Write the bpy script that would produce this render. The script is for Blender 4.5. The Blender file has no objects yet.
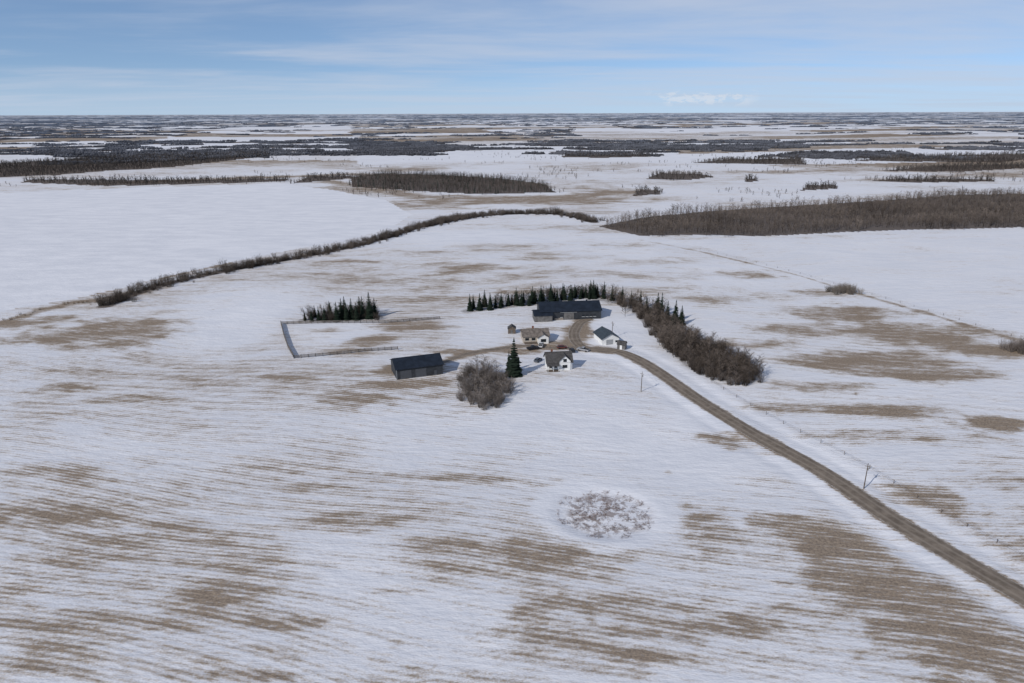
import bpy, bmesh, math, random, time
import numpy as np
from mathutils import Matrix, Vector
t0=time.time()
rng=np.random.default_rng(7); random.seed(7)
S=bpy.context.scene
S.view_settings.view_transform='Standard'; S.view_settings.look='None'; S.view_settings.exposure=0
# ---------------- camera (drone, 100 m above ground) ----------------
F=683.0; PITCH=math.atan(228.8/683)
R=Matrix.Rotation(math.pi/2-PITCH,3,'X')@Matrix.Rotation(math.radians(-0.2),3,'Z')
cam=bpy.data.cameras.new('camera'); co=bpy.data.objects.new('camera',cam); S.collection.objects.link(co)
M=R.to_4x4(); M.translation=Vector((0,0,100)); co.matrix_world=M
cam.sensor_width=36; cam.lens=36*F/1024; cam.clip_start=1; cam.clip_end=200000; S.camera=co
RN=np.array(R)
def gp(x,y):
    """survey measurement -> ground coordinates in metres"""
    d=RN@np.array([(x-512)/F,(341.5-y)/F,-1.0]); t=100.0/max(-d[2],1e-4)
    return np.array([d[0]*t,d[1]*t])
def gpl(l): return np.array([gp(*p) for p in l])
# ---------------- noise ----------------
T=rng.random((256,256))
def vn(x,y,s=0):
    x=np.asarray(x,float)+s*17.3; y=np.asarray(y,float)+s*31.7
    xi=np.floor(x).astype(int); yi=np.floor(y).astype(int); fx=x-xi; fy=y-yi
    fx=fx*fx*(3-2*fx); fy=fy*fy*(3-2*fy)
    a=T[xi%256,yi%256]; b=T[(xi+1)%256,yi%256]; c=T[xi%256,(yi+1)%256]; d=T[(xi+1)%256,(yi+1)%256]
    return (a*(1-fx)+b*fx)*(1-fy)+(c*(1-fx)+d*fx)*fy
def fbm(x,y,s=0,o=4):
    r=0;a=.5;t=0
    for i in range(o):
        r=r+a*vn(x*2**i,y*2**i,s+i*3); t+=a; a*=.5
    return r/t
def ss(a,b,x):
    t=np.clip((x-a)/(b-a),0,1); return t*t*(3-2*t)
def dpl(x,y,P):
    d=np.full(np.shape(x),1e9)
    for a,b in zip(P[:-1],P[1:]):
        ab=b-a; t=np.clip(((x-a[0])*ab[0]+(y-a[1])*ab[1])/(ab@ab+1e-9),0,1)
        d=np.minimum(d,np.hypot(x-a[0]-t*ab[0],y-a[1]-t*ab[1]))
    return d
def pip(x,y,P):
    ins=np.zeros(np.shape(x),bool); n=len(P)
    for i in range(n):
        a=P[i];b=P[(i+1)%n]
        if a[1]==b[1]: continue
        c=((a[1]>y)!=(b[1]>y))&(x<(b[0]-a[0])*(y-a[1])/(b[1]-a[1])+a[0]); ins^=c
    return ins
def smooth_line(P,step=2.0):
    P=np.array(P); out=[]
    Q=np.vstack([2*P[0]-P[1],P,2*P[-1]-P[-2]])
    for i in range(1,len(Q)-2):
        n=max(2,int(np.linalg.norm(Q[i+1]-Q[i])/step))
        for k in range(n):
            t=k/n; p0,p1,p2,p3=Q[i-1],Q[i],Q[i+1],Q[i+2]
            out.append(.5*((2*p1)+(-p0+p2)*t+(2*p0-5*p1+4*p2-p3)*t*t+(-p0+3*p1-3*p2+p3)*t**3))
    out.append(P[-1]); return np.array(out)
# ---------------- layout ----------------
e=gp(1024,595); e2=gp(900,522); dr=(e-e2)/np.linalg.norm(e-e2)
ROAD=smooth_line(np.vstack([gpl([(598,350),(618,352),(640,361),(665,377),(700,401),(750,431),(820,469),(900,522),(1024,595)]),[e+dr*40],[e+dr*200]]))
DRIVE=smooth_line(gpl([(604,350),(588,349),(577,343),(574,333),(580,323),(590,319)]))
TRACK=smooth_line(gpl([(578,347),(556,349),(530,346),(500,349),(465,355),(430,368)]))
POND=gp(605,513)
pr=(gp(657,513)[0]-POND[0],(gp(605,487)-gp(605,538))[1]/2)
def height(x,y):
    x=np.asarray(x,float); y=np.asarray(y,float); r=np.hypot(x,y)
    h=2.0*(fbm(x/170,y/150,1,2)-.5)
    h=h+ss(700,3500,r)*36*(fbm(x/1500,y/1100,5,3)-.5)
    near=(r<600)
    d=np.full(r.shape,99.0)
    if np.any(near): d[near]=dpl(x[near],y[near],ROAD[::7])
    h=h-.35*np.exp(-((d-8.5)/2.5)**2)
    q=np.sqrt(((x-POND[0])/pr[0])**2+((y-POND[1])/pr[1])**2)
    h=h-.7*(1-ss(.75,1.15,q))
    return h
def H(p): return float(height(np.array([p[0]]),np.array([p[1]]))[0])
FOR={
 'right':gpl([(598,226),(640,236),(700,235),(760,236),(850,232),(940,229),(990,228),(1060,226),(1150,224),(1150,195),(1024,194),(960,195),(850,202),(720,210),(650,216)]),
 'mid':gpl([(352,187),(420,191),(480,194),(556,192),(545,184),(500,179),(440,175),(380,174),(350,178)]),
 'left':gpl([(-120,181),(0,178),(60,176),(110,172),(170,169),(215,164),(270,158),(265,155),(180,157),(110,159),(60,162),(0,165),(-120,168)]),
 'far':gpl([(345,150),(380,155),(440,155),(475,150),(455,144),(400,142),(350,143)]),
 's1':gpl([(645,179),(690,180),(716,177),(700,174),(660,173)]),
 's2':gpl([(800,191),(838,189),(836,185),(808,185)]),
 's3':gpl([(690,164),(806,166),(800,160),(730,160)]),
 's4':gpl([(632,196),(662,194),(660,190),(640,190)]),
 's5':gpl([(745,182),(758,182),(757,179),(746,179)]),
 's6':gpl([(880,172),(960,173),(1040,169),(1040,165),(930,167)]),
 's7':gpl([(500,143),(600,147),(640,152),(690,150),(640,145),(560,141)]),
 's8':gpl([(765,158),(860,158),(930,160),(900,154),(800,154)]),
 's9':gpl([(20,183),(110,186),(200,184),(285,182),(290,179),(200,180),(100,180),(30,180)]),
 's10':gpl([(290,184),(330,181),(352,179),(352,176),(310,177)]),
 's11':gpl([(600,150),(760,152),(760,149),(600,147)]),
 's12':gpl([(850,162),(1000,164),(1040,160),(1040,156),(900,158)]),
 's13':gpl([(560,158),(600,159),(650,158),(640,156),(570,156)]),
 's14':gpl([(870,181),(920,183),(1000,182),(990,180),(900,179)]),
}
FOR_AREA=list(FOR.items())
SHORE=smooth_line(gpl([(106,305),(130,295),(165,284),(230,270),(290,259),(350,247),(390,236),(425,225),(470,217)]),6)
ARC=smooth_line(gpl([(425,226),(455,219),(490,215),(540,213),(572,216),(594,222)]),6)
LAKE=gpl([(-150,320),(-40,312),(0,310),(80,297),(110,290),(160,278),(230,262),(290,250),(350,238),(390,228),(410,214),(385,200),(330,190),(280,184),(150,187),(0,193),(-200,198)])
RF=gpl([(640,241),(760,240),(860,236),(1060,230),(1200,300),(1060,345),(1024,334),(900,300),(800,271),(700,247)])
CEN=gpl([(270,195),(640,200),(640,158),(270,158)])
def bluff(x,y):
    r=np.hypot(x,y); w=ss(1500,1900,r)
    a=fbm(x/330,y/150,11,4); b=fbm(x/2600,y/1500,21,2)
    c,s=math.cos(.22),math.sin(.22); u=x*c+y*s; v=-x*s+y*c
    gl=405-np.abs((u+300)%810-405); gv=405-np.abs((v+200)%810-405)
    line=((gv<18)&(vn(u/300,v/810,31)>.45))|((gl<12)&(vn(u/810,v/300,33)>.70))
    m=a+.50*(b-.5)-.02*np.clip(x/(r+1)*2,-1,1)
    return w*np.maximum(ss(.585,.605,m+.085*ss(2500,11000,r)),line*1.0*(m>.40))
# ---------------- ground sheet ----------------
ang=np.concatenate([np.radians(np.arange(-58,58.01,.2)),np.radians(np.arange(62,300,5.))])
nA=len(ang)
rad=[8,25,45,60]
while rad[-1]<900: rad.append(rad[-1]*1.006)
while rad[-1]<90000: rad.append(rad[-1]*1.014)
rad=np.array(rad); nR=len(rad)
X=(rad[:,None]*np.sin(ang)[None]).ravel(); Y=(rad[:,None]*np.cos(ang)[None]).ravel()
r_=np.hypot(X,Y)
Z=height(X,Y)
bare=.35+.85*(fbm(X/100,Y/60,41,5)-.5)
near=r_<1500
def add_ell(cx,cy,rx,ry,s,tilt=0):
    c=gp(cx,cy); sc=(gp(cx+5,cy)-gp(cx-5,cy)); axx=sc/10*rx; hy=abs((gp(cx,cy-ry)-gp(cx,cy+ry))[1])/2; hx=np.linalg.norm(axx)
    m=near&(np.abs(X-c[0])<hx*2.6+hy*.5)&(np.abs(Y-c[1])<hy*2.6+hx*.8)
    x=X[m]-c[0]; y=Y[m]-c[1]; t=math.radians(tilt); xx=x*math.cos(t)+y*math.sin(t); yy=-x*math.sin(t)+y*math.cos(t)
    k=max(6,hx*.35); D=.9 if s<1.2 else .6
    xx=xx+hx*D*(fbm(x/k+cy,y/k*1.5+cx,13,4)-.5)*2; yy=yy+hy*D*(fbm(x/k+cx,y/k*1.5,3,4)-.5)*2
    q=np.sqrt((xx/hx)**2+(yy/hy)**2)
    bare[m]+= (s*.50)*(1-ss(.2,1.45,q))
E=[(110,330,78,15,2.0,-4),(40,338,45,6,1.),(20,322,35,7,.8),(60,388,30,5,.9),(150,425,120,14,.35),(60,470,80,12,.5),(40,520,60,12,.6),(180,528,45,6,1.1),(105,541,80,6,.9),
(220,595,48,10,1.3),(150,570,160,34,.3),(285,626,38,7,1.2),(40,625,60,8,1.),(140,622,130,14,.4),(250,677,60,7,1.),(300,490,60,6,.5),(385,478,70,5,.6),(468,480,32,5,.9),
(438,546,40,9,1.2),(330,525,60,7,.45),(550,553,55,14,.9),(540,575,90,24,.3),(610,605,90,12,.8),(560,640,70,14,.4),(690,628,70,14,.9),(640,655,60,8,.6),(718,530,34,20,.9),(700,512,26,9,.6),
(760,625,80,20,.4),(360,400,40,8,1.),(370,341,22,6,2.4),(412,326,36,4,2.6),(290,378,30,4,1.4),(412,385,36,5,2.4),(350,352,26,3,1.2),(330,330,20,3,.8),(455,352,20,3,1.2),(742,441,34,9,2.6,-20),
(390,372,14,6,2.0),(520,352,24,3,1.5),(540,330,24,3,1.2),
(470,268,60,5,.6),(400,281,60,4,.4),(560,256,60,4,.7),(660,262,40,5,.6),(500,246,50,4,.6),(425,252,30,3,.5),(620,246,40,3,.6),(350,262,30,3,.5),(560,275,70,4,.6),(690,275,60,5,.6),
(845,314,50,9,1.7),(910,333,75,9,1.9,-4),(965,347,60,7,1.9,-12),(888,364,82,13,2.3),(945,376,45,6,1.8),(850,408,100,7,1.2),(905,413,60,7,1.3),(1000,423,45,9,1.9),(860,434,90,7,.9),
(930,497,46,13,1.5,-25),(760,345,40,5,1),(820,386,60,5,1),(752,275,30,5,1.4),(715,300,40,5,.8),(820,293,40,4,1.2),(1000,355,40,6,1.3),(800,330,50,6,.8),(960,440,70,8,.7),(1000,480,50,10,.6),
(900,620,90,26,.6),(960,650,90,26,.8),(850,590,50,18,.6),(450,440,60,6,.35),(330,455,80,6,.3),(120,400,60,5,.45),(250,350,50,4,.3),(600,640,160,40,.25),(180,640,200,60,.25),(860,350,200,40,.15),(130,500,200,60,.2),
(700,345,30,5,.8),(640,290,60,4,.5),(800,360,40,5,.8),(540,292,40,3,.8),(440,300,30,3,.6),(585,330,12,8,1.4),(560,345,20,4,1.2),
(445,163,60,4,1.6),(520,160,60,3,1.6),(600,165,60,4,1.3),(400,170,50,2.5,1.4),(880,172,60,2,1.1),(980,176,60,2.5,1.2),(600,190,40,4,1),(570,200,60,4,1.1),(450,205,60,4,1.1),(700,160,60,3,1),(340,190,60,3,1),(500,200,80,3,1),(800,172,60,2,1),(900,180,80,2,1)]
for t in E: add_ell(*t)
def stroke(px,w,s,arr=None,noisy=.5):
    P=gpl(px); m=near
    d=dpl(X[m],Y[m],P)*(1+noisy*2.4*(fbm(X[m]/12,Y[m]/12,9,4)-.5))
    (bare if arr is None else arr)[m]+=s*(1-ss(w*.2,w*1.4,d))
stroke([(822,535),(900,582),(960,615),(1060,690)],11,.55,noisy=1.0)
stroke([(860,560),(930,640),(960,700)],10,.3)
stroke([(90,184),(200,180),(350,175),(440,178)],22,.8)
stroke([(330,182),(420,197),(560,197),(640,191)],22,.6)
stroke([(0,322),(40,310),(75,302),(110,297),(165,287)],5,.7)
stroke([(-60,330),(0,325),(60,318)],8,.45)
stroke([(700,252),(800,276),(900,306),(1030,345)],2.0,.5,noisy=.8)
stroke([(640,240),(700,252)],2.0,.35)
inl=pip(X,Y,LAKE); bare[inl]=-.5
stroke([(0,306),(90,294),(110,288),(160,278),(230,263)],3,.7)
inr=pip(X,Y,RF); bare[inr]=np.minimum(bare[inr],.12+.4*(fbm(X[inr]/60,Y[inr]/30,3)-.4))
for (cx,cy,rx,ry) in [(560,420,60,40),(640,440,60,25),(620,330,40,12),(340,330,40,14),(430,430,80,30),(480,330,30,15),(700,470,60,20),(380,600,60,60),(330,560,50,30),(470,620,50,50),(450,235,60,6),(540,235,80,6),(230,330,40,30),(240,300,60,16),(700,420,30,12)]:
    c=gp(cx,cy); hx=abs(gp(cx+rx,cy)[0]-c[0]); hy=abs((gp(cx,cy-ry)-gp(cx,cy+ry))[1])/2
    q=np.sqrt(((X-c[0])/hx)**2+((Y-c[1])/hy)**2)+.5*(fbm(X/20,Y/20,19,3)-.5); bare-= .28*(1-ss(.4,1.5,q))
bare=np.where(bare>.68,.68+.32*(1-np.exp(-(bare-.68)/.45)),bare)
dro=np.full(len(X),99.); n7=r_<600; dro[n7]=dpl(X[n7],Y[n7],ROAD[::5])
bare-=.30*(1-ss(8,15,dro)); bare+=.8*(1-ss(3.0,4.6,dro))
for P,w in ((DRIVE,4.5),(TRACK,2.4)):
    d=np.full(len(X),99.); d[n7]=dpl(X[n7],Y[n7],P[::3]); bare+=.55*(1-ss(w*.7,w*1.8,d))
c,s=math.cos(.22),math.sin(.22); u=X*c+Y*s; v=-X*s+Y*c
wu=140*(fbm(X/300,Y/300,55,4)-.5); wv_=140*(fbm(X/300,Y/300,57,4)-.5)
fid=T[(np.floor((u+wu)/805).astype(int)*7)%256,(np.floor((v+wv_)/402).astype(int)*13)%256]
far=ss(1250,1700,r_)
bare=bare*(1-far)+far*(-.12+1.2*fid**1.8+.9*(fbm(X/350,Y/160,51,5)-.5))
reed=np.zeros(len(X)); q=np.sqrt(((X-POND[0])/pr[0])**2+((Y-POND[1])/pr[1])**2)+.45*(fbm(X/5,Y/5,8,3)-.5)
reed=1-ss(.60,1.0,q); bare[q<1.6]-= .5*(1-ss(1.1,1.6,q[q<1.6]))
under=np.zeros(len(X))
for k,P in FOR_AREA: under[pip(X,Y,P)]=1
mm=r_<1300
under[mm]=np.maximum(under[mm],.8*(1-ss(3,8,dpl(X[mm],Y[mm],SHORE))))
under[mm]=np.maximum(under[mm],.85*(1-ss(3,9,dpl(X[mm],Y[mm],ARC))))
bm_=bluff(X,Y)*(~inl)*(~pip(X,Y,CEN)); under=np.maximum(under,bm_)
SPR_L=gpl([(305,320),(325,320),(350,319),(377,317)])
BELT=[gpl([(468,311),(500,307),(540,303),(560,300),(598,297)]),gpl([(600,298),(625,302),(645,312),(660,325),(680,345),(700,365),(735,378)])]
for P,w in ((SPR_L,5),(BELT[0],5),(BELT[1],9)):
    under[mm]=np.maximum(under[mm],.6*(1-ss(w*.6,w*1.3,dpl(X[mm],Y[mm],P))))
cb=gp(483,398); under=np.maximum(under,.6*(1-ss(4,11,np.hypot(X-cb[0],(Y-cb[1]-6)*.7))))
NTRI=[0]
def np_mesh(name,V,Fc,nper,mat,attrs={},cols=None,smooth=False):
    NTRI[0]+=len(Fc)
    me=bpy.data.meshes.new(name); V=np.asarray(V,np.float32)
    me.vertices.add(len(V)); me.vertices.foreach_set('co',V.ravel())
    Fc=np.asarray(Fc,np.int32); me.loops.add(Fc.size); me.loops.foreach_set('vertex_index',Fc.ravel())
    me.polygons.add(len(Fc)); me.polygons.foreach_set('loop_start',np.arange(0,Fc.size,nper,dtype=np.int32))
    try: me.polygons.foreach_set('loop_total',np.full(len(Fc),nper,np.int32))
    except Exception: pass
    me.polygons.foreach_set('use_smooth',np.full(len(Fc),smooth))
    me.update(calc_edges=True)
    for k,a in attrs.items():
        at=me.attributes.new(k,'FLOAT','POINT'); at.data.foreach_set('value',np.asarray(a,np.float32))
    if cols is not None:
        at=me.attributes.new('tint','FLOAT_COLOR','POINT'); cc=np.ones((len(V),4),np.float32); cc[:,:3]=cols; at.data.foreach_set('color',cc.ravel())
    me.materials.append(mat)
    o=bpy.data.objects.new(name,me); S.collection.objects.link(o); return o
# ---------------- materials ----------------
class NT:
    def __init__(s,name):
        s.m=bpy.data.materials.new(name); s.m.use_nodes=True; s.t=s.m.node_tree; s.n=s.t.nodes; s.l=s.t.links
        s.b=s.n['Principled BSDF']; s.b.inputs['Roughness'].default_value=.9
        s.b.inputs['Specular IOR Level'].default_value=.2
    def add(s,ty,ins={},**kw):
        nd=s.n.new(ty)
        for k,v in kw.items(): setattr(nd,k,v)
        for k,v in ins.items():
            if hasattr(v,'is_output') : s.l.new(v,nd.inputs[k])
            else: nd.inputs[k].default_value=v
        return nd
    def math(s,op,a,b=0,c=0): return s.add('ShaderNodeMath',{0:a,1:b,2:c},operation=op).outputs[0]
    def mr(s,v,a,b,c=0,d=1): return s.add('ShaderNodeMapRange',{0:v,1:a,2:b,3:c,4:d},interpolation_type='SMOOTHSTEP').outputs[0]
    def mix(s,f,a,b):
        return s.add('ShaderNodeMix',{0:f,6:a,7:b},data_type='RGBA').outputs[2]
    def noise(s,vec,sc,det=5,ro=.6,dist=0): return s.add('ShaderNodeTexNoise',{'Vector':vec,'Scale':sc,'Detail':det,'Roughness':ro,'Distortion':dist}).outputs[0]
    def mapv(s,vec,scale,rot=0): return s.add('ShaderNodeMapping',{'Vector':vec,'Scale':scale,'Rotation':(0,0,rot)}).outputs[0]
    def pos(s): return s.add('ShaderNodeNewGeometry').outputs['Position']
    def attr(s,n): return s.add('ShaderNodeAttribute',attribute_name=n)
def simple(name,col,var=.25,sc=1.5,rough=.8,metal=0,stripes=None):
    k=NT(name); p=k.add('ShaderNodeTexCoord').outputs['Object']
    n=k.noise(p,sc,4); f=k.mr(n,.3,.7)
    c0=tuple(x*(1-var) for x in col)+(1,); c1=tuple(min(1,x*(1+var)) for x in col)+(1,)
    c=k.mix(f,c0,c1)
    if stripes:
        w=k.add('ShaderNodeTexWave',{'Vector':p,'Scale':stripes},bands_direction='X').outputs[0]
        b=k.add('ShaderNodeBump',{'Height':w,'Strength':.4,'Distance':.05}); k.l.new(b.outputs[0],k.b.inputs['Normal'])
    k.l.new(c,k.b.inputs['Base Color']); k.b.inputs['Roughness'].default_value=rough; k.b.inputs['Metallic'].default_value=metal
    return k.m
g=NT('snowy_stubble_field'); p=g.pos()
A=g.attr('bare').outputs['Fac']; Rd=g.attr('reed').outputs['Fac']; U=g.attr('under').outputs['Fac']
ln=g.add('ShaderNodeVectorMath',{0:p},operation='LENGTH').outputs['Value']
warp=g.add('ShaderNodeTexNoise',{'Vector':p,'Scale':.008,'Detail':1.0})
wv=g.add('ShaderNodeVectorMath',{0:warp.outputs['Color'],1:(.5,.5,.5)},operation='SUBTRACT').outputs[0]
wv=g.add('ShaderNodeVectorMath',{0:wv,3:36.0},operation='SCALE').outputs[0]
pw=g.add('ShaderNodeVectorMath',{0:p,1:wv},operation='ADD').outputs[0]
n1=g.noise(g.mapv(pw,(.032,.090,.05),.16),1,6,.72)
n2=g.noise(g.mapv(pw,(.20,1.05,.3),.20),1,5,.82)
n4=g.noise(p,1.6,4,.9)
# seeding rows
px_=g.add('ShaderNodeSeparateXYZ',{0:g.mapv(pw,(1,1,1),.20)}).outputs[1]
row=g.math('SINE',g.math('MULTIPLY',px_,4.2)); row2=g.math('SINE',g.math('MULTIPLY',px_,1.3))
rowa=g.math('MULTIPLY',g.math('MULTIPLY_ADD',row2,.8,row),g.mr(ln,170,560,.12,.0))
v=g.math('MULTIPLY_ADD',g.math('SUBTRACT',n1,.5),1.75,A)
v=g.math('MULTIPLY_ADD',g.math('SUBTRACT',n2,.5),1.4,v)
v=g.math('MULTIPLY_ADD',g.math('SUBTRACT',n4,.5),1.2,v)
v=g.math('ADD',v,rowa)
f0=g.mr(v,.0,.50); f1=g.mr(v,.32,.66); f2=g.mr(v,.58,.88)
snow=g.mix(g.mr(n1,.3,.7),(.66,.665,.69,1),(.78,.775,.785,1))
snow=g.mix(g.math('MULTIPLY',f0,.18),snow,(.48,.435,.40,1))
stub=g.mix(g.mr(n4,.3,.7),(.32,.265,.21,1),(.52,.455,.39,1))
soil=g.mix(g.mr(n4,.35,.65),(.14,.10,.068,1),(.32,.245,.17,1))
col=g.mix(g.math('MULTIPLY',f1,.62),snow,stub); col=g.mix(g.math('MULTIPLY',f2,.88),col,soil)
rf=g.math('MULTIPLY',g.mr(g.noise(p,.45,4,.75),.46,.58),Rd)
col=g.mix(g.math('MULTIPLY',rf,.72),col,(.20,.145,.12,1))
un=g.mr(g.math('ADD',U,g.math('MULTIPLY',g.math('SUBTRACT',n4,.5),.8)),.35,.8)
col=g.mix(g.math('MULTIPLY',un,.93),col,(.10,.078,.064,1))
col=g.mix(g.mr(ln,1800,15000,0,.45),col,(.36,.42,.50,1))  # aerial haze painted into the ground colour, bluer with distance
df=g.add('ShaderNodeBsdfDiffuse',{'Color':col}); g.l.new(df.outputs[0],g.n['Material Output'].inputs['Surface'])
bh=g.noise(g.mapv(p,(.14,.34,.1),.15),1,4,.68)
fade=g.mr(ln,250,1400,1,.12)
bp=g.add('ShaderNodeBump',{'Height':bh,'Strength':g.math('MULTIPLY',fade,.5),'Distance':1.0}); g.l.new(bp.outputs[0],df.inputs['Normal'])
V=np.stack([X,Y,Z],1)
i=np.arange(nR-1)[:,None]; j=np.arange(nA)[None]; j2=(j+1)%nA
Q=np.stack([i*nA+j,(i+1)*nA+j,(i+1)*nA+j2,i*nA+j2],-1).reshape(-1,4)[:,::-1]
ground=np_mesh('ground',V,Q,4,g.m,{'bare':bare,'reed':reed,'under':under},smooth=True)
# ---------------- road ribbons ----------------
def ribbon(name,P,w,zo,mat,nc=9):
    d=np.gradient(P,axis=0); d/=np.linalg.norm(d,axis=1)[:,None]; nrm=np.stack([d[:,1],-d[:,0]],1)
    s_=np.linspace(-1,1,nc); jit=.5*(fbm(np.arange(len(P))/4,np.zeros(len(P)),3,3)-.5)
    XY=P[:,None]+nrm[:,None]*(s_[None,:,None]*(w/2+jit[:,None,None]))
    x=XY[...,0].ravel(); y=XY[...,1].ravel(); sa=np.tile(s_,len(P))
    z=height(x,y)+zo+.10*(1-sa**2)
    n=len(P); i=np.arange(n-1)[:,None]; j=np.arange(nc-1)[None]
    q=np.stack([i*nc+j,i*nc+j+1,(i+1)*nc+j+1,(i+1)*nc+j],-1).reshape(-1,4)
    return np_mesh(name,np.stack([x,y,z],1),q,4,mat,{'across':sa},smooth=True)
k=NT('gravel_road'); p=k.pos(); a=k.attr('across').outputs['Fac']
ab=k.math('ABSOLUTE',a); tr=k.math('SUBTRACT',1,k.mr(k.math('ABSOLUTE',k.math('SUBTRACT',ab,.38)),.0,.22))
n=k.noise(p,.35,6,.7); n2=k.noise(p,3.,4,.7)
c=k.mix(k.mr(n,.3,.7),(.13,.103,.078,1),(.24,.195,.15,1)); c=k.mix(k.math('MULTIPLY',tr,.45),c,(.31,.26,.21,1))
c=k.mix(k.mr(k.math('ADD',ab,k.math('MULTIPLY',k.math('SUBTRACT',n2,.5),.7)),.84,1.1,0,.8),c,(.52,.49,.46,1))
k.l.new(c,k.b.inputs['Base Color'])
ribbon('gravel_road',ROAD,6.6,.07,k.m); ribbon('driveway',DRIVE,5.5,.04,k.m); ribbon('farm_track',TRACK,3.0,.03,k.m)
# ---------------- vegetation ----------------
def foliage(name):
    k=NT(name); a=k.attr('tint').outputs['Color']
    d=k.add('ShaderNodeBsdfDiffuse',{'Color':a}); k.l.new(d.outputs[0],k.n['Material Output'].inputs['Surface']); return k.m
MT=foliage('leafless_twigs'); MS=foliage('spruce_needles'); MF=foliage('distant_trees')
def sliver(vs,fs,p,q,w,r):
    d=q-p; a=np.cross(d,r.normal(size=3)); a/=np.linalg.norm(a)+1e-9
    b=len(vs); vs+= [p-a*w/2,p+a*w/2,q]; fs.append((b,b+1,b+2))
def cone(vs,fs,p,q,w,n=4):
    b=len(vs)
    for i in range(n): vs.append(p+np.array([math.cos(i*6.283/n),math.sin(i*6.283/n),0])*w/2)
    vs.append(q)
    for i in range(n): fs.append((b+i,b+(i+1)%n,b+n))
def T_bare(seed,h=9,rad=2.2,nb=14,nt=6,w=.09,tw=.06,base=.25):
    r=np.random.default_rng(seed); vs=[];fs=[]
    top=np.array([r.normal()*.3,r.normal()*.3,h]); cone(vs,fs,np.zeros(3),top*.86,w*1.7)
    for i in range(nb):
        t=base+(1-base)*((i+r.random())/nb)*.88; p=top*t*.98; az=r.random()*6.283
        L=rad*(1.15-.5*t)*(0.7+.5*r.random()); el=math.radians(28+30*r.random())
        q=p+np.array([math.cos(az)*math.cos(el),math.sin(az)*math.cos(el),math.sin(el)])*L
        sliver(vs,fs,p,q,w,r)
        for k in range(nt):
            u=.25+.75*r.random(); a=p+(q-p)*u; d=(q-p)/L+r.normal(size=3)*.6; d[2]=abs(d[2])*.7+.1
            sliver(vs,fs,a,a+d*(.3+.5*r.random())*rad*.45,tw,r)
    return np.array(vs),np.array(fs)
def T_shrub(seed,h=4,rad=2,n=60,w=.06):
    r=np.random.default_rng(seed); vs=[];fs=[]
    for i in range(n):
        az=r.random()*6.283; ro=rad*.5*math.sqrt(r.random()); p=np.array([math.cos(az)*ro,math.sin(az)*ro,0])
        q=p+np.array([math.cos(az)*rad*.7*r.random(),math.sin(az)*rad*.7*r.random(),h*(.55+.45*r.random())]); sliver(vs,fs,p,q,w,r)
        for k in range(3):
            a=p+(q-p)*(.35+.6*r.random()); d=r.normal(size=3)*.5; d[2]=abs(d[2])+.4; sliver(vs,fs,a,a+d*h*.22,w*.7,r)
    return np.array(vs),np.array(fs)
def T_spruce(seed,h=10,rad=2.0,L=15,n=11):
    r=np.random.default_rng(seed); vs=[];fs=[]
    cone(vs,fs,np.zeros(3),np.array([0,0,h*.95]),.35,5)
    for i in range(L):
        t=i/(L-1); z=h*(.08+.88*t); rr=rad*(1-t)**.85*(.85+.3*r.random())+.12
        nn=max(5,int(n*(1-t*.5)))
        for k in range(nn):
            az=k*6.283/nn+r.random()*.6; l=rr*(.65+.5*r.random()); w=l*.42+.1
            dx,dy=math.cos(az),math.sin(az); dz=-l*.32*(1-.6*t)-.05
            b=len(vs); p=np.array([0,0,z+.35*h/L]); q=np.array([dx*l,dy*l,z+dz+r.normal()*.08]); s1=np.array([-dy,dx,0])*w
            m=p*.35+q*.65
            vs+=[p,m+s1+[0,0,-.12],q,m-s1+[0,0,-.12]]; fs+=[(b,b+1,b+2),(b,b+2,b+3)]
    cone(vs,fs,np.array([0,0,h*.88]),np.array([0,0,h*1.02]),.45,5)
    return np.array(vs),np.array(fs)
def scatter(name,pts,temps,mat,col,smin=.8,smax=1.2,cvar=.2,sxy=None,colf=None,seed=1,sz=None,low=1.0,hvar=0):
    """low: painted self-shading, tint of the dense lower stems relative to the upper twigs"""
    r=np.random.default_rng(seed); pts=np.asarray(pts); n=len(pts)
    zz=height(pts[:,0],pts[:,1])-.05; which=r.integers(0,len(temps),n); VV=[];FF=[];CC=[];off=0
    patch=1+hvar*2*(fbm(pts[:,0]/22,pts[:,1]/22,83,3)-.5)
    cp_=1+1.3*(fbm(pts[:,0]/45,pts[:,1]/30,89,3)-.5)
    for k,(tv,tf) in enumerate(temps):
        idx=np.where(which==k)[0]; m=len(idx)
        if not m: continue
        a=r.random(m)*6.283; sc=(smin+(smax-smin)*r.random(m))*patch[idx]; ca=np.cos(a)*sc; sa=np.sin(a)*sc
        sx=np.ones(m) if sxy is None else sxy[idx]
        x=(tv[None,:,0]*ca[:,None]-tv[None,:,1]*sa[:,None])*sx[:,None]+pts[idx,0][:,None]
        y=(tv[None,:,0]*sa[:,None]+tv[None,:,1]*ca[:,None])*sx[:,None]+pts[idx,1][:,None]
        z=tv[None,:,2]*sc[:,None]*(1 if sz is None else sz[idx][:,None])+zz[idx][:,None]
        VV.append(np.stack([x,y,z],-1).reshape(-1,3)); FF.append((tf[None]+off+(np.arange(m)*len(tv))[:,None,None]).reshape(-1,3)); off+=m*len(tv)
        cc=np.array(col)[None]*np.ones((m,3)) if colf is None else colf(pts[idx])
        cc=cc*(1+cvar*(2*r.random((m,1))-1))*cp_[idx][:,None]
        hh=low+(1-low)*np.clip(tv[:,2]/(tv[:,2].max()*.8),0,1)  # self-occlusion painted into the vertex tint, darker toward the base
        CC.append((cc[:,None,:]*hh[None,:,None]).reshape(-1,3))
    return np_mesh(name,np.vstack(VV),np.vstack(FF),3,mat,cols=np.vstack(CC))
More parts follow.
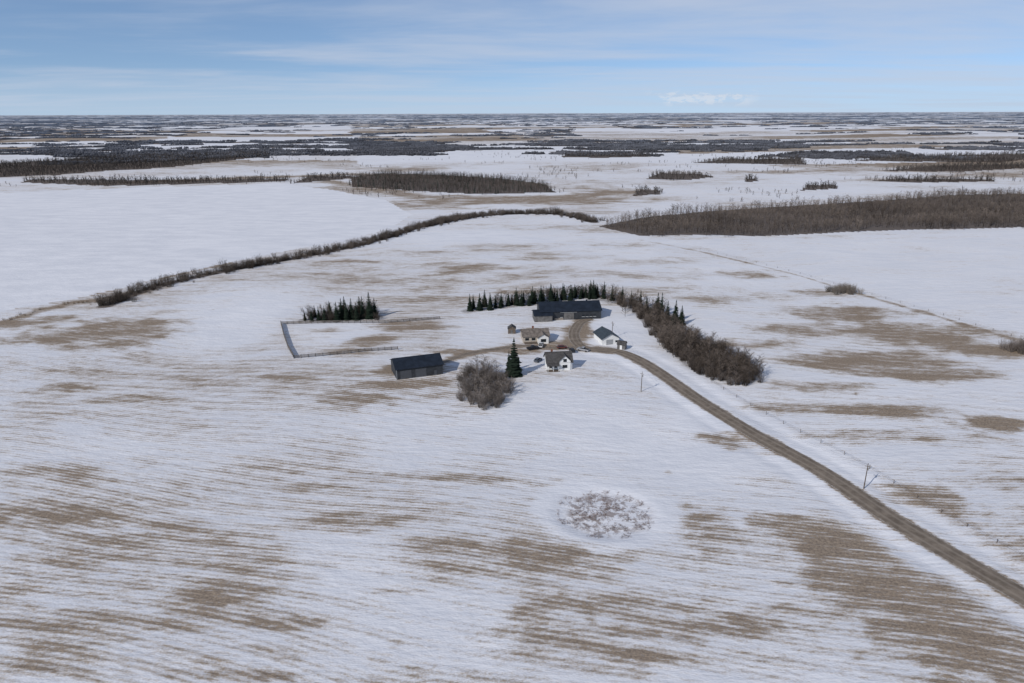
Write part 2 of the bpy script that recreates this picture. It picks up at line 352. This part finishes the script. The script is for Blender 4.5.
def fill(P,sp,seed=0,ragged=.0):
    r=np.random.default_rng(seed); lo=P.min(0)-20;hi=P.max(0)+20
    gx,gy=np.meshgrid(np.arange(lo[0],hi[0],sp),np.arange(lo[1],hi[1],sp)); x=gx.ravel()+r.normal(size=gx.size)*sp*.4; y=gy.ravel()+r.normal(size=gx.size)*sp*.4
    w=min(1,((hi-lo).min()-40)/120)
    nx=x+26*w*(fbm(x/25,y/25,61,3)-.5); ny=y+50*w*(fbm(x/25,y/25,67,3)-.5)
    m=pip(nx,ny,P)&(fbm(x/30,y/30,71,3)>ragged); return np.stack([x[m],y[m]],1)
def along(P,hw,sp,seed=0,gap=0):
    r=np.random.default_rng(seed); out=[]
    for a,b in zip(P[:-1],P[1:]):
        L=np.linalg.norm(b-a); n=max(1,r.poisson(L/sp)); t=r.random(n); d=(b-a)/L; nn=np.array([d[1],-d[0]])
        out.append(a+(b-a)*t[:,None]+nn*(r.normal(size=(n,1))*hw*.55))
    o=np.vstack(out)
    if gap: o=o[fbm(o[:,0]/18,o[:,1]/18,77,2)>gap]
    return o
MIDT=[T_bare(s,h=8.2,rad=2.9,nb=13,nt=3,w=.19,tw=.18,base=.18) for s in range(6)]
SHT=[T_shrub(s+20,4.2,2.4,34,.13) for s in range(5)]
TW=(.155,.127,.107)
ra=fill(FOR['right'],4.8,1,.12)
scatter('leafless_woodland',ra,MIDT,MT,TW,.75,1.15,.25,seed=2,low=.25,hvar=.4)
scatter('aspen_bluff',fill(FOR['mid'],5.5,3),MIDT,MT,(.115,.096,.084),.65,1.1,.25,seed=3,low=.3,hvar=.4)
SPM=[T_spruce(s+70,8.5,2.2,7,6) for s in range(3)]
fm=fill(FOR['mid'],15,4); scatter('spruce_bluff',fm,SPM,MS,(.03,.04,.034),.6,1.05,.2,seed=5)
farP=np.vstack([fill(FOR[k_],7.5,9,.2) for k_ in ('left','s1','s2','s3','s4','s5','s6','s9','s10','s12','s13','s14')])
FART=[T_bare(s+40,h=8,rad=3.6,nb=10,nt=2,w=.6,tw=.5,base=.12) for s in range(5)]
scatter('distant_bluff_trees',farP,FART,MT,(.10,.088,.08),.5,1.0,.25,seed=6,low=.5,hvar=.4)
n=9000; rr=np.exp(np.log(850)+(np.log(2600)-np.log(850))*rng.random(n)); aa=np.radians(-50+100*rng.random(n)); px=rr*np.sin(aa); py=rr*np.cos(aa)
m=(fbm(px/120,py/80,131,4)>.60)&~pip(px,py,LAKE)&~pip(px,py,RF)
scatter('scattered_willows',np.stack([px[m],py[m]],1),FART,MT,(.125,.106,.094),.3,.75,.25,seed=26,low=.5)
scatter('shoreline_shrubs',along(SHORE,8,.6,5),SHT,MT,(.13,.107,.09),.6,1.35,.3,seed=7,low=.45,hvar=.7)
scatter('shoreline_trees',along(SHORE,4,7,6,.5),MIDT,MT,(.15,.125,.105),.5,.85,.3,seed=8,low=.5)
scatter('willow_thicket',along(ARC,10,.5,7),SHT,MT,(.12,.10,.086),.7,1.5,.3,seed=9,low=.45,hvar=.5)
sh2=along(gpl([(0,322),(40,310),(75,302),(106,303)]),3,2.5,8,.4); scatter('shore_weeds',sh2,SHT,MT,(.22,.17,.125),.2,.5,.3,seed=10)
# farm trees
NB=[T_bare(s+60,h=7.2,rad=2.6,nb=24,nt=8,w=.13,tw=.09,base=.10) for s in range(5)]
NS=[T_shrub(s+80,4.8,2.6,90,.085) for s in range(4)]
SP=[T_spruce(s+90,10,2.0,16,12) for s in range(5)]
bl=gpl([(600,298),(618,301),(640,310),(655,320)]); b2=gpl([(662,345),(680,362),(698,378),(730,386),(757,380),(742,362),(715,348),(690,334),(670,322),(650,318),(650,332)])
scatter('shelterbelt_trees',along(bl,9,.7,11),NB,MT,(.11,.09,.075),.7,1.2,.3,seed=11,low=.4,hvar=.3)
scatter('shelterbelt_thicket',np.vstack([fill(b2,2.0,12),along(gpl([(625,304),(655,325),(685,348)]),6,.9,14)]),NB+NS,MT,(.125,.102,.086),.65,1.2,.3,seed=12,low=.4,hvar=.6)
scatter('shelterbelt_hedge',along(BELT[0]+[0,5],4,.7,15),NB,MT,(.11,.09,.075),.5,.9,.3,seed=13,low=.5,hvar=.5)
scatter('bluff_thicket',along(SPR_L+[0,3],6,.6,25),NB+NS,MT,(.11,.09,.075),.7,1.15,.3,seed=33,low=.5)
cp=gpl([(456,382),(459,400),(478,412),(500,412),(514,402),(516,388),(500,378),(480,371),(462,372)])
scatter('leafless_thicket',fill(cp,1.9,16),NB+NS,MT,(.20,.172,.152),.6,1.0,.3,seed=14,low=.45,hvar=.6)
GREEN=(.020,.029,.021)
spm=[]
for kk,(tv,tf) in enumerate(SP):
    o=np_mesh('spruce_tree_mesh',tv,tf,3,MS,cols=np.array(GREEN)[None]*np.ones((len(tv),3))); spm.append(o.data); bpy.data.objects.remove(o)
def spruce(p,s):
    o=bpy.data.objects.new('spruce_tree',random.choice(spm)); S.collection.objects.link(o)
    o.location=(p[0],p[1],H(p)-.1); o.scale=(s*random.uniform(.9,1.2),s*random.uniform(.9,1.2),s); o.rotation_euler[2]=random.random()*6.28
spruce(gp(514,376),1.6); spruce(gp(509,373),.95)
for x,y,s in [(305,320,.6),(312,321,.7),(319,320,.8),(325,321,.9),(331,320,1.0),(337,321,1.1),(342,319,1.2),(347,320,1.0),(352,319,1.2),(357,320,.95),(363,318,1.25),(370,318,1.5),(375,317,1.1),(330,316,.9),(345,315,1.1),(360,315,1.1),(315,317,.7)]: spruce(gp(x,y),s*.95)
for i in range(50):
    t=min(1,max(0,i/49+random.uniform(-.02,.02))); x=470+128*t; y=311-13*t+random.uniform(-3.5,1); spruce(gp(x,y),random.choice([.5,.65,.7,.8,.95])+.15*t)
for x,y,s in [(604,299,1.0),(612,301,.9),(622,304,1.0),(631,305,.8),(640,309,1.05),(646,314,.9),(657,315,1.2),(661,317,1.3),(667,320,1.0),(675,322,1.15),(681,325,1.0),(650,320,.8),(672,330,.8)]: spruce(gp(x,y),s)
scatter('field_bush',gp(842,293)+rng.normal(size=(26,2))*[4.5,3],NS,MT,(.19,.165,.14),.6,1.25,.3,seed=15)
scatter('field_bush',gp(1022,352)+rng.normal(size=(12,2))*[3,3],NS,MT,(.19,.16,.14),.8,1.3,.3,seed=16)
a=rng.random(2600)*6.283; q=np.sqrt(rng.random(2600))*.95; rp=np.stack([POND[0]+np.cos(a)*q*pr[0],POND[1]+np.sin(a)*q*pr[1]],1)
rp=rp[fbm(rp[:,0]/2.2,rp[:,1]/2.2,91,3)>.53]
RT=[T_shrub(s+100,.6,.5,6,.04) for s in range(4)]
scatter('pond_reeds',rp,RT,MT,(.21,.15,.125),.5,1.1,.4,seed=17)
# ---------------- distant bluffs to the horizon ----------------
def T_bluff(seed,n=18,w=36,h=8):
    r=np.random.default_rng(seed); vs=[];fs=[]
    for i in range(n):
        a=r.random()*6.283; q=math.sqrt(r.random()); p=np.array([math.cos(a)*q*w/2,math.sin(a)*q*w/2,0]); hh=h*(.55+.45*r.random())*(1-.35*q); rr=2.4+1.8*r.random()
        b=len(vs); az=r.random()*6
        for k in range(5): vs.append(p+[math.cos(az+k*1.257)*rr,math.sin(az+k*1.257)*rr,0])
        for k in range(5): vs.append(p+[math.cos(az+k*1.257)*rr*.8,math.sin(az+k*1.257)*rr*.8,hh*.6+r.normal()*.6])
        vs.append(p+[r.normal(),r.normal(),hh])
        for k in range(5):
            k2=(k+1)%5; fs+=[(b+k,b+k2,b+5+k2),(b+k,b+5+k2,b+5+k),(b+5+k,b+5+k2,b+10)]
    return np.array(vs),np.array(fs)
BT=[T_bluff(s+200) for s in range(5)]
n=52000; rr=np.exp(np.log(1500)+(np.log(42000)-np.log(1500))*rng.random(n)); aa=np.radians(-56+112*rng.random(n))
px=rr*np.sin(aa); py=rr*np.cos(aa); m=(bluff(px,py)>.4)&~pip(px,py,LAKE)&~pip(px,py,CEN)
px=px[m];py=py[m];rr=rr[m]
def hz(pts):  # tree tint with aerial haze painted in by distance
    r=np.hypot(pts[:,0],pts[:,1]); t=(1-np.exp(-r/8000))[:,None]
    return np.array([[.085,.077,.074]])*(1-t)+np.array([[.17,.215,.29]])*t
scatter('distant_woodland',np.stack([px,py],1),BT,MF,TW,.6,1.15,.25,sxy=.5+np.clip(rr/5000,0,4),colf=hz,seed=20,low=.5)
s7=np.vstack([fill(FOR[k_],20,9) for k_ in ('far','s7','s8','s11')])
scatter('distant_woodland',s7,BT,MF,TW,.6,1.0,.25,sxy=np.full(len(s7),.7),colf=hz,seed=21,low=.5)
# ---------------- buildings ----------------
def mesh_obj(name,vs,fs,mat,parent=None):
    me=bpy.data.meshes.new(name); me.from_pydata([tuple(v) for v in vs],[],fs); me.materials.append(mat)
    bm=bmesh.new(); bm.from_mesh(me); bmesh.ops.recalc_face_normals(bm,faces=bm.faces); bm.to_mesh(me); bm.free()
    o=bpy.data.objects.new(name,me); S.collection.objects.link(o)
    if parent: o.parent=parent
    return o
def box(name,par,x0,x1,y0,y1,z0,z1,mat):
    v=[(x,y,z) for z in (z0,z1) for x,y in ((x0,y0),(x1,y0),(x1,y1),(x0,y1))]
    return mesh_obj(name,v,[(0,1,2,3),(4,5,6,7),(0,1,5,4),(1,2,6,5),(2,3,7,6),(3,0,4,7)],mat,par)
def prism(name,par,prof,a0,a1,mat,axis='x'):
    n=len(prof); f=(lambda a,s,z:(a,s,z)) if axis=='x' else (lambda a,s,z:(s,a,z))
    v=[f(a0,s,z) for s,z in prof]+[f(a1,s,z) for s,z in prof]
    fs=[tuple(range(n)),tuple(range(n,2*n))]+[(i,(i+1)%n,n+(i+1)%n,n+i) for i in range(n)]
    return mesh_obj(name,v,fs,mat,par)
def root(name,A,B,z=0):
    e=bpy.data.objects.new(name,None); S.collection.objects.link(e); d=B-A; mid=(A+B)/2
    e.location=(A[0],A[1],H(mid)+z-.05); e.rotation_euler[2]=math.atan2(d[1],d[0]); return e,float(np.linalg.norm(d))
def gable(par,L,D,wh,rh,mw,mr,axis='x',x0=0,y0=0,ov=.5,pre='',z0=-.5):
    if axis=='x': prof=[(y0,z0),(y0+D,z0),(y0+D,wh),(y0+D/2,wh+rh),(y0,wh)]; prism(pre+'walls',par,prof,x0,x0+L,mw,'x'); c,h,a0,a1=y0+D/2,D/2,x0-ov,x0+L+ov
    else: prof=[(x0,z0),(x0+L,z0),(x0+L,wh),(x0+L/2,wh+rh),(x0,wh)]; prism(pre+'walls',par,prof,y0,y0+D,mw,'y'); c,h,a0,a1=x0+L/2,L/2,y0-ov,y0+D+ov
    sl=rh/h; t=.16
    prof=[(c-h-ov,wh-sl*ov+.02),(c,wh+rh+.02),(c+h+ov,wh-sl*ov+.02),(c+h+ov,wh-sl*ov+.02+t),(c,wh+rh+.02+t),(c-h-ov,wh-sl*ov+.02+t)]
    prism(pre+'roof',par,prof,a0,a1,mr,axis)
    prism(pre+'ridge_cap',par,[(c-.3,wh+rh+t-.05),(c+.3,wh+rh+t-.05),(c,wh+rh+t+.14)],a0-.02,a1+.02,mr,axis)
navy=simple('navy_metal_roof',(.016,.022,.033),.25,.4,.6,.0,stripes=3); dark=simple('charcoal_siding',(.04,.044,.05),.2,.5,.6,.0,stripes=3)
grey=simple('weathered_grey_siding',(.13,.125,.12),.3,.6); white=simple('white_siding',(.72,.72,.70),.06,1); beige=simple('beige_siding',(.42,.37,.31),.12,1)
shing=simple('asphalt_shingle',(.07,.066,.064),.35,1.5); shingb=simple('brown_shingle',(.16,.135,.115),.35,.8); glass=simple('window_glass',(.02,.025,.03),.2,1,.15)
slate=simple('slate_grey_metal_roof',(.05,.062,.07),.2,1,.5,.0,stripes=3); wood=simple('weathered_wood',(.12,.095,.075),.35,1.2); doorw=simple('overhead_door',(.30,.31,.32),.1,1); brick=simple('chimney_brick',(.2,.09,.06),.3,2)
trim=simple('white_trim',(.75,.75,.74),.05,1); tan=simple('tan_wainscot',(.24,.21,.18),.2,1); black=simple('tyre_rubber',(.02,.02,.02),.2,2)
gdoor=simple('grey_door',(.075,.08,.09),.1,1)
e,L=root('farm_barn',gp(537,321),gp(601,319)); Lb=L
gable(e,L*.94,15,4.6,3.0,dark,navy,'x',x0=L*.06,y0=0)
gable(e,9,9,3.4,1.6,grey,navy,'x',x0=-1.5,y0=-2.2,pre='lean_to_')
box('sliding_door',e,L*.42,L*.42+5,-.08,-.02,-.3,3.8,grey); box('sliding_door_track',e,L*.36,L*.62,-.12,-.03,3.85,4.05,doorw)
for i,x in enumerate([.36,.7,.76,.82,.88]): box('window_%d'%i,e,L*x,L*x+1.3,-.07,-.02,1.5,2.5,glass); box('window_sill_%d'%i,e,L*x-.1,L*x+1.4,-.12,-.02,1.38,1.5,trim)
box('wainscot',e,9,L*.41,-.06,-.01,-.3,1.1,tan)
for i in range(4): box('roof_vent_%d'%i,e,L*(.2+.2*i),L*(.2+.2*i)+.7,7.1,7.9,7.5,8.3,navy)
e,L=root('machine_shed',gp(397,381),gp(443,375)); 
gable(e,L,12,4.4,2.4,dark,navy,'x')
for i in range(2): box('overhead_door_%d'%i,e,1.5+i*6,1.5+i*6+4.4,-.07,-.02,-.3,3.6,gdoor)
box('entry_door',e,L-3.5,L-2.5,-.07,-.02,-.2,2.1,gdoor); box('corner_trim_left',e,-.04,.16,-.05,-.003,-.3,4.3,doorw); box('eave_trim',e,0.2,L,-.06,-.01,4.0,4.2,gdoor)
e,L=root('bungalow_house',gp(523,343),gp(549,342))
gable(e,L,9,3.0,2.0,beige,shingb,'x'); gable(e,4.8,5,3.0,1.5,white,shingb,'y',x0=L-5.4,y0=-2.5,pre='front_gable_',ov=.4)
for i,x in enumerate([1.0,4.0]): box('window_%d'%i,e,x,x+1.7,-.08,-.02,1.0,2.2,glass); box('window_frame_%d'%i,e,x-.1,x+1.8,-.06,-.01,.9,1.0,trim)
box('front_window',e,L-4.2,L-1.8,-2.58,-2.52,.9,2.3,glass); box('front_door',e,6.6,7.5,-.07,-.02,0,2.1,trim); box('chimney',e,5,5.8,6,6.8,3.5,5.9,brick)
box('deck',e,.5,6.4,-2.6,-.05,-.4,.35,wood)
e,L=root('white_farmhouse',gp(547,371),gp(572,370))
gable(e,L,7.5,3.5,3.0,white,shing,'x'); gable(e,4.6,3.6,4.0,2.2,white,shing,'y',x0=L*.5-.2,y0=-.5,pre='dormer_',ov=.35)
box('upper_window',e,L*.5+1.4,L*.5+2.8,-.58,-.52,3.6,4.9,glass)
for i,x in enumerate([.9,3.0,L-1.8]): box('window_%d'%i,e,x,x+1.1,-.08,-.02,1.0,2.3,glass); box('window_sill_%d'%i,e,x-.1,x+1.2,-.1,-.01,.88,1.0,trim)
box('lower_window',e,L*.5+1.1,L*.5+3.1,-.58,-.52,1.0,2.3,glass)
box('porch_floor',e,-.2,L*.5-.4,-2.3,-.02,-.4,.3,wood); prism('porch_roof',e,[(-2.5,2.55),(-.02,3.1),(-.02,3.25),(-2.5,2.7)],-.3,L*.5-.35,shing,'x')
for i in range(3): box('porch_post_%d'%i,e,i*2.2,i*2.2+.15,-2.3,-2.15,.3,2.6,trim)
box('chimney',e,2.2,3.0,4.4,5.2,4.5,7.3,brick)
e,L=root('garage',gp(602,345),gp(619,345)); e.rotation_euler[2]+=math.radians(14)
gable(e,8.2,11,3.0,2.2,white,slate,'y'); box('garage_door',e,2.0,5.2,-.07,-.02,-.2,2.5,doorw); box('window_side',e,6.4,7.3,-.07,-.02,1,1.9,glass)
e,L=root('garden_shed',gp(617,349),gp(625,350)); gable(e,3.6,3.2,2.3,1.1,grey,shing,'x',ov=.25); box('door',e,1.2,2.2,-.07,-.02,0,1.9,trim)
e,L=root('granary',gp(508,334),gp(515,334)); gable(e,3.6,3.4,2.6,1.2,wood,shing,'y',ov=.25); box('door',e,1.2,2.3,-.07,-.02,0,1.9,grey)
# ---------------- vehicles ----------------
def wheel(par,x,y,r):
    me=bpy.data.meshes.new('wheel'); bm=bmesh.new(); bmesh.ops.create_cone(bm,cap_ends=True,segments=18,radius1=r,radius2=r,depth=.26)
    bmesh.ops.bevel(bm,geom=[e_ for e_ in bm.edges if len(e_.link_faces)==2 and any(len(f.verts)>4 for f in e_.link_faces)],offset=.03,segments=1,affect='EDGES'); bm.to_mesh(me); bm.free(); me.materials.append(black)
    o=bpy.data.objects.new('wheel',me); S.collection.objects.link(o); o.parent=par; o.location=(x,y,r); o.rotation_euler[0]=math.pi/2
def loft(name,par,b,t,z0,z1,mat):
    (x0,x1,w0),(x2,x3,w1)=b,t; v=[(x0,-w0,z0),(x1,-w0,z0),(x1,w0,z0),(x0,w0,z0),(x2,-w1,z1),(x3,-w1,z1),(x3,w1,z1),(x2,w1,z1)]
    return mesh_obj(name,v,[(0,1,2,3),(4,5,6,7),(0,1,5,4),(1,2,6,5),(2,3,7,6),(3,0,4,7)],mat,par)
def vehicle(kind,p,yaw,col,nm):
    paint=simple('car_paint',col,.05,1,.35); e=bpy.data.objects.new(nm,None); S.collection.objects.link(e); e.location=(p[0],p[1],H(p)+.1); e.rotation_euler[2]=math.radians(yaw)
    if kind=='pickup':
        prism('body',e,[(-2.8,.5),(-2.8,1.15),(-.9,1.18),(-.9,1.25),(1.2,1.25),(2.5,1.12),(2.8,.95),(2.8,.5)],-.95,.95,paint,'y')
        box('bed_floor',e,-2.65,-1.0,-.78,.78,1.14,1.185,black)
        loft('cab_glass',e,(-.9,1.25,.88),(-.7,.6,.72),1.252,1.78,glass); loft('cab_roof',e,(-.74,.64,.74),(-.66,.55,.68),1.783,1.9,paint); wx=1.75
    else:
        prism('body',e,[(-2.3,.45),(-2.35,.95),(-2.1,1.05),(1.0,1.05),(2.0,.95),(2.3,.75),(2.3,.4)],-.9,.9,paint,'y')
        loft('cabin_glass',e,(-2.05,1.1,.84),(-1.7,.35,.68),1.052,1.5,glass); loft('cabin_roof',e,(-1.74,.4,.7),(-1.6,.3,.64),1.503,1.6,paint); wx=1.4
    for sx in (-wx,wx):
        for sy in (-.85,.85): wheel(e,sx,sy,.38)
    box('front_bumper',e,2.32 if kind!='pickup' else 2.81,2.42 if kind!='pickup' else 2.93,-.85,.85,.45,.65,doorw)
    for sy in (-.7,.5): box('headlight',e,2.31 if kind!='pickup' else 2.81,2.35 if kind!='pickup' else 2.85,sy,sy+.2,.72,.88,trim)
vehicle('pickup',gp(533,350),20,(.02,.02,.025),'pickup_truck'); vehicle('pickup',gp(541,347),80,(.5,.5,.5),'pickup_truck')
vehicle('car',gp(572,352),100,(.03,.03,.035),'parked_car'); vehicle('car',gp(562,349),10,(.12,.04,.035),'parked_car'); vehicle('pickup',gp(583,351),150,(.3,.3,.31),'pickup_truck'); vehicle('car',gp(538,362),60,(.1,.11,.13),'parked_car')
# ---------------- fences and poles ----------------
def fence(name,P,sp,h,rails,tk,rk,mat):
    vs=[];fs=[]
    def bx(a,b,w,t):
        d=b-a; L=np.linalg.norm(d); d=d/L; up=np.array([0,0,1.]) if abs(d[2])<.9 else np.array([1.,0,0]); s_=np.cross(d,up); s_/=np.linalg.norm(s_); u_=np.cross(s_,d)
        k=len(vs)
        for q in (a,b):
            for i,j in ((-1,-1),(1,-1),(1,1),(-1,1)): vs.append(q+s_*i*w/2+u_*j*t/2)
        fs.extend([(k,k+1,k+2,k+3),(k+4,k+5,k+6,k+7)]+[(k+i,k+(i+1)%4,k+4+(i+1)%4,k+4+i) for i in range(4)])
    pts=[]
    for a,b in zip(P[:-1],P[1:]):
        n=max(1,int(np.linalg.norm(b-a)/sp)); pts+= [a+(b-a)*i/n for i in range(n)]
    pts.append(P[-1]); prev=None
    for p in pts:
        z=H(p); a=np.array([p[0],p[1],z-.3]); bx(a,a+[random.uniform(-.04,.04),0,h+.3+random.uniform(-.05,.08)],tk,tk)
        c=np.array([p[0],p[1],z])
        if prev is not None:
            for r in rails: bx(prev+[0,tk*.5+.03,r],c+[0,tk*.5+.03,r],rk[0],rk[1])
        prev=c
    return mesh_obj(name,vs,fs,mat)
fw=simple('fence_boards',(.13,.115,.105),.25,1.2)
fence('corral_fence',gpl([(281,324),(284,336),(288,348),(294,359)]),2.4,1.9,[.3,.65,1.0,1.35,1.7],.2,(.05,.28),fw)
fence('corral_fence',gpl([(294,359),(330,356),(365,352),(398,350)]),2.6,1.6,[.4,.85,1.3],.2,(.05,.28),fw)
fence('corral_fence',gpl([(281,324),(330,323),(385,323),(440,319)]),2.8,1.5,[.4,.85,1.3],.18,(.05,.26),fw)
d=np.gradient(ROAD,axis=0); d/=np.linalg.norm(d,axis=1)[:,None]; nr=np.stack([-d[:,1],d[:,0]],1)
OFF=ROAD[::4]+nr[::4]*14.5; fence('wire_fence',OFF[6:],5,1.25,[.4,.8,1.15],.11,(.02,.02),wood)
fence('wire_fence',gpl([(700,250),(800,274),(900,303),(1030,343)]),9,1.2,[.5,1.1],.11,(.02,.02),wood)
def pole(p,h=8):
    e=bpy.data.objects.new('utility_pole',None); S.collection.objects.link(e); e.location=(p[0],p[1],H(p)); e.rotation_euler[2]=math.radians(-20)
    me=bpy.data.meshes.new('pole'); bm=bmesh.new(); bmesh.ops.create_cone(bm,cap_ends=True,segments=12,radius1=.16,radius2=.10,depth=h+.6); bm.to_mesh(me); bm.free(); me.materials.append(wood)
    o=bpy.data.objects.new('pole',me); S.collection.objects.link(o); o.parent=e; o.location=(0,0,h/2-.3)
    box('crossarm',e,-.8,.8,-.2,-.08,h-.9,h-.78,wood)
    for i,x in enumerate((-.7,.7)): box('insulator_%d'%i,e,x-.05,x+.05,-.19,-.09,h-.78,h-.58,trim)
    box('transformer',e,.12,.45,.1,.43,h-2.2,h-1.5,doorw); return np.array([p[0],p[1],H(p)+h-.6])
pp=[pole(gp(*q)) for q in [(612,338),(641,392),(864,487)]]
vs=[];fs=[]
for a,b in zip(pp[:-1],pp[1:]):
    for ox in (-.7,.7):
        prev=None
        for i in range(25):
            t=i/24; c=a+(b-a)*t+[ox,0,-4.0*t*(1-t)]; k=len(vs); vs+=[c+[-.012,0,0],c+[.012,0,0],c+[0,0,.02]]
            if prev is not None: fs+=[(prev,prev+1,k+1,k),(prev+1,prev+2,k+2,k+1),(prev+2,prev,k,k+2)]
            prev=k
mesh_obj('power_line',vs,fs,black)
# ---------------- light ----------------
EL=math.radians(34); AZ=math.radians(225)
sd=Vector((math.sin(AZ)*math.cos(EL),math.cos(AZ)*math.cos(EL),math.sin(EL)))
sl=bpy.data.lights.new('sun','SUN'); sl.energy=3.0; sl.angle=math.radians(.8); sl.color=(1,.95,.885)
so=bpy.data.objects.new('sun',sl); S.collection.objects.link(so); so.rotation_euler=(-sd).to_track_quat('-Z','Y').to_euler(); so.location=(0,0,200)
W=bpy.data.worlds.new('World'); S.world=W; W.use_nodes=True; t=W.node_tree; N=t.nodes; N.clear()
k=NT.__new__(NT); k.t=t;k.n=N;k.l=t.links
out=N.new('ShaderNodeOutputWorld'); bg=N.new('ShaderNodeBackground'); bg.inputs['Strength'].default_value=.1; t.links.new(bg.outputs[0],out.inputs[0])
tc=k.add('ShaderNodeTexCoord').outputs['Generated']; sx=k.add('ShaderNodeSeparateXYZ',{0:tc}); x_,y_,z_=sx.outputs
zc=k.math('MAXIMUM',z_,0.0)
lift=k.add('ShaderNodeCombineXYZ',{0:x_,1:y_,2:k.math('ADD',zc,.10)}).outputs[0]
sky=N.new('ShaderNodeTexSky'); sky.sky_type='NISHITA'; sky.sun_disc=False; sky.sun_elevation=EL; sky.sun_rotation=AZ; sky.air_density=1.0; sky.dust_density=.3; sky.ozone_density=2.0; sky.altitude=600
t.links.new(lift,sky.inputs[0])
sk=k.add('ShaderNodeMix',{0:1.0,6:sky.outputs[0],7:(1.03,1.07,1.16,1)},data_type='RGBA',blend_type='MULTIPLY').outputs[2]
zz=k.math('ADD',zc,.04)
cv=k.add('ShaderNodeCombineXYZ',{0:k.math('DIVIDE',x_,zz),1:k.math('DIVIDE',y_,zz),2:0.}).outputs[0]
c1=k.noise(k.mapv(cv,(.12,.24,1),.12),1,6,.58,.5); c2=k.noise(k.mapv(cv,(.40,.8,1),-.1),1,5,.6,.4)
bias=k.math('MULTIPLY',x_,.12)
cf=k.mr(k.math('ADD',bias,k.math('MULTIPLY_ADD',c2,.40,k.math('MULTIPLY',c1,.95))),.54,.88,0,.72)
hz_=k.mr(zc,0,.06,.62,0)
sc_=k.mix(cf,sk,(5.4,6.0,7.2,1)); sc_=k.mix(hz_,sc_,(4.8,5.9,7.4,1))
azm=k.math('DIVIDE',x_,y_); el_=k.math('MULTIPLY',z_,1.0)
cu=k.noise(k.add('ShaderNodeCombineXYZ',{0:k.math('MULTIPLY',azm,38.),1:k.math('MULTIPLY',el_,90.),2:0.}).outputs[0],1,5,.65)
win=k.math('MULTIPLY',k.mr(k.math('ABSOLUTE',k.math('SUBTRACT',azm,.265)),.04,.09,1,0),k.mr(k.math('ABSOLUTE',k.math('SUBTRACT',el_,.018)),.004,.013,1,0))
win=k.math('MULTIPLY',win,k.math('GREATER_THAN',y_,0))
sc_=k.mix(k.math('MULTIPLY',k.mr(cu,.48,.60),k.math('MULTIPLY',win,.55)),sc_,(7.2,7.5,8.1,1))
t.links.new(sc_,bg.inputs['Color'])
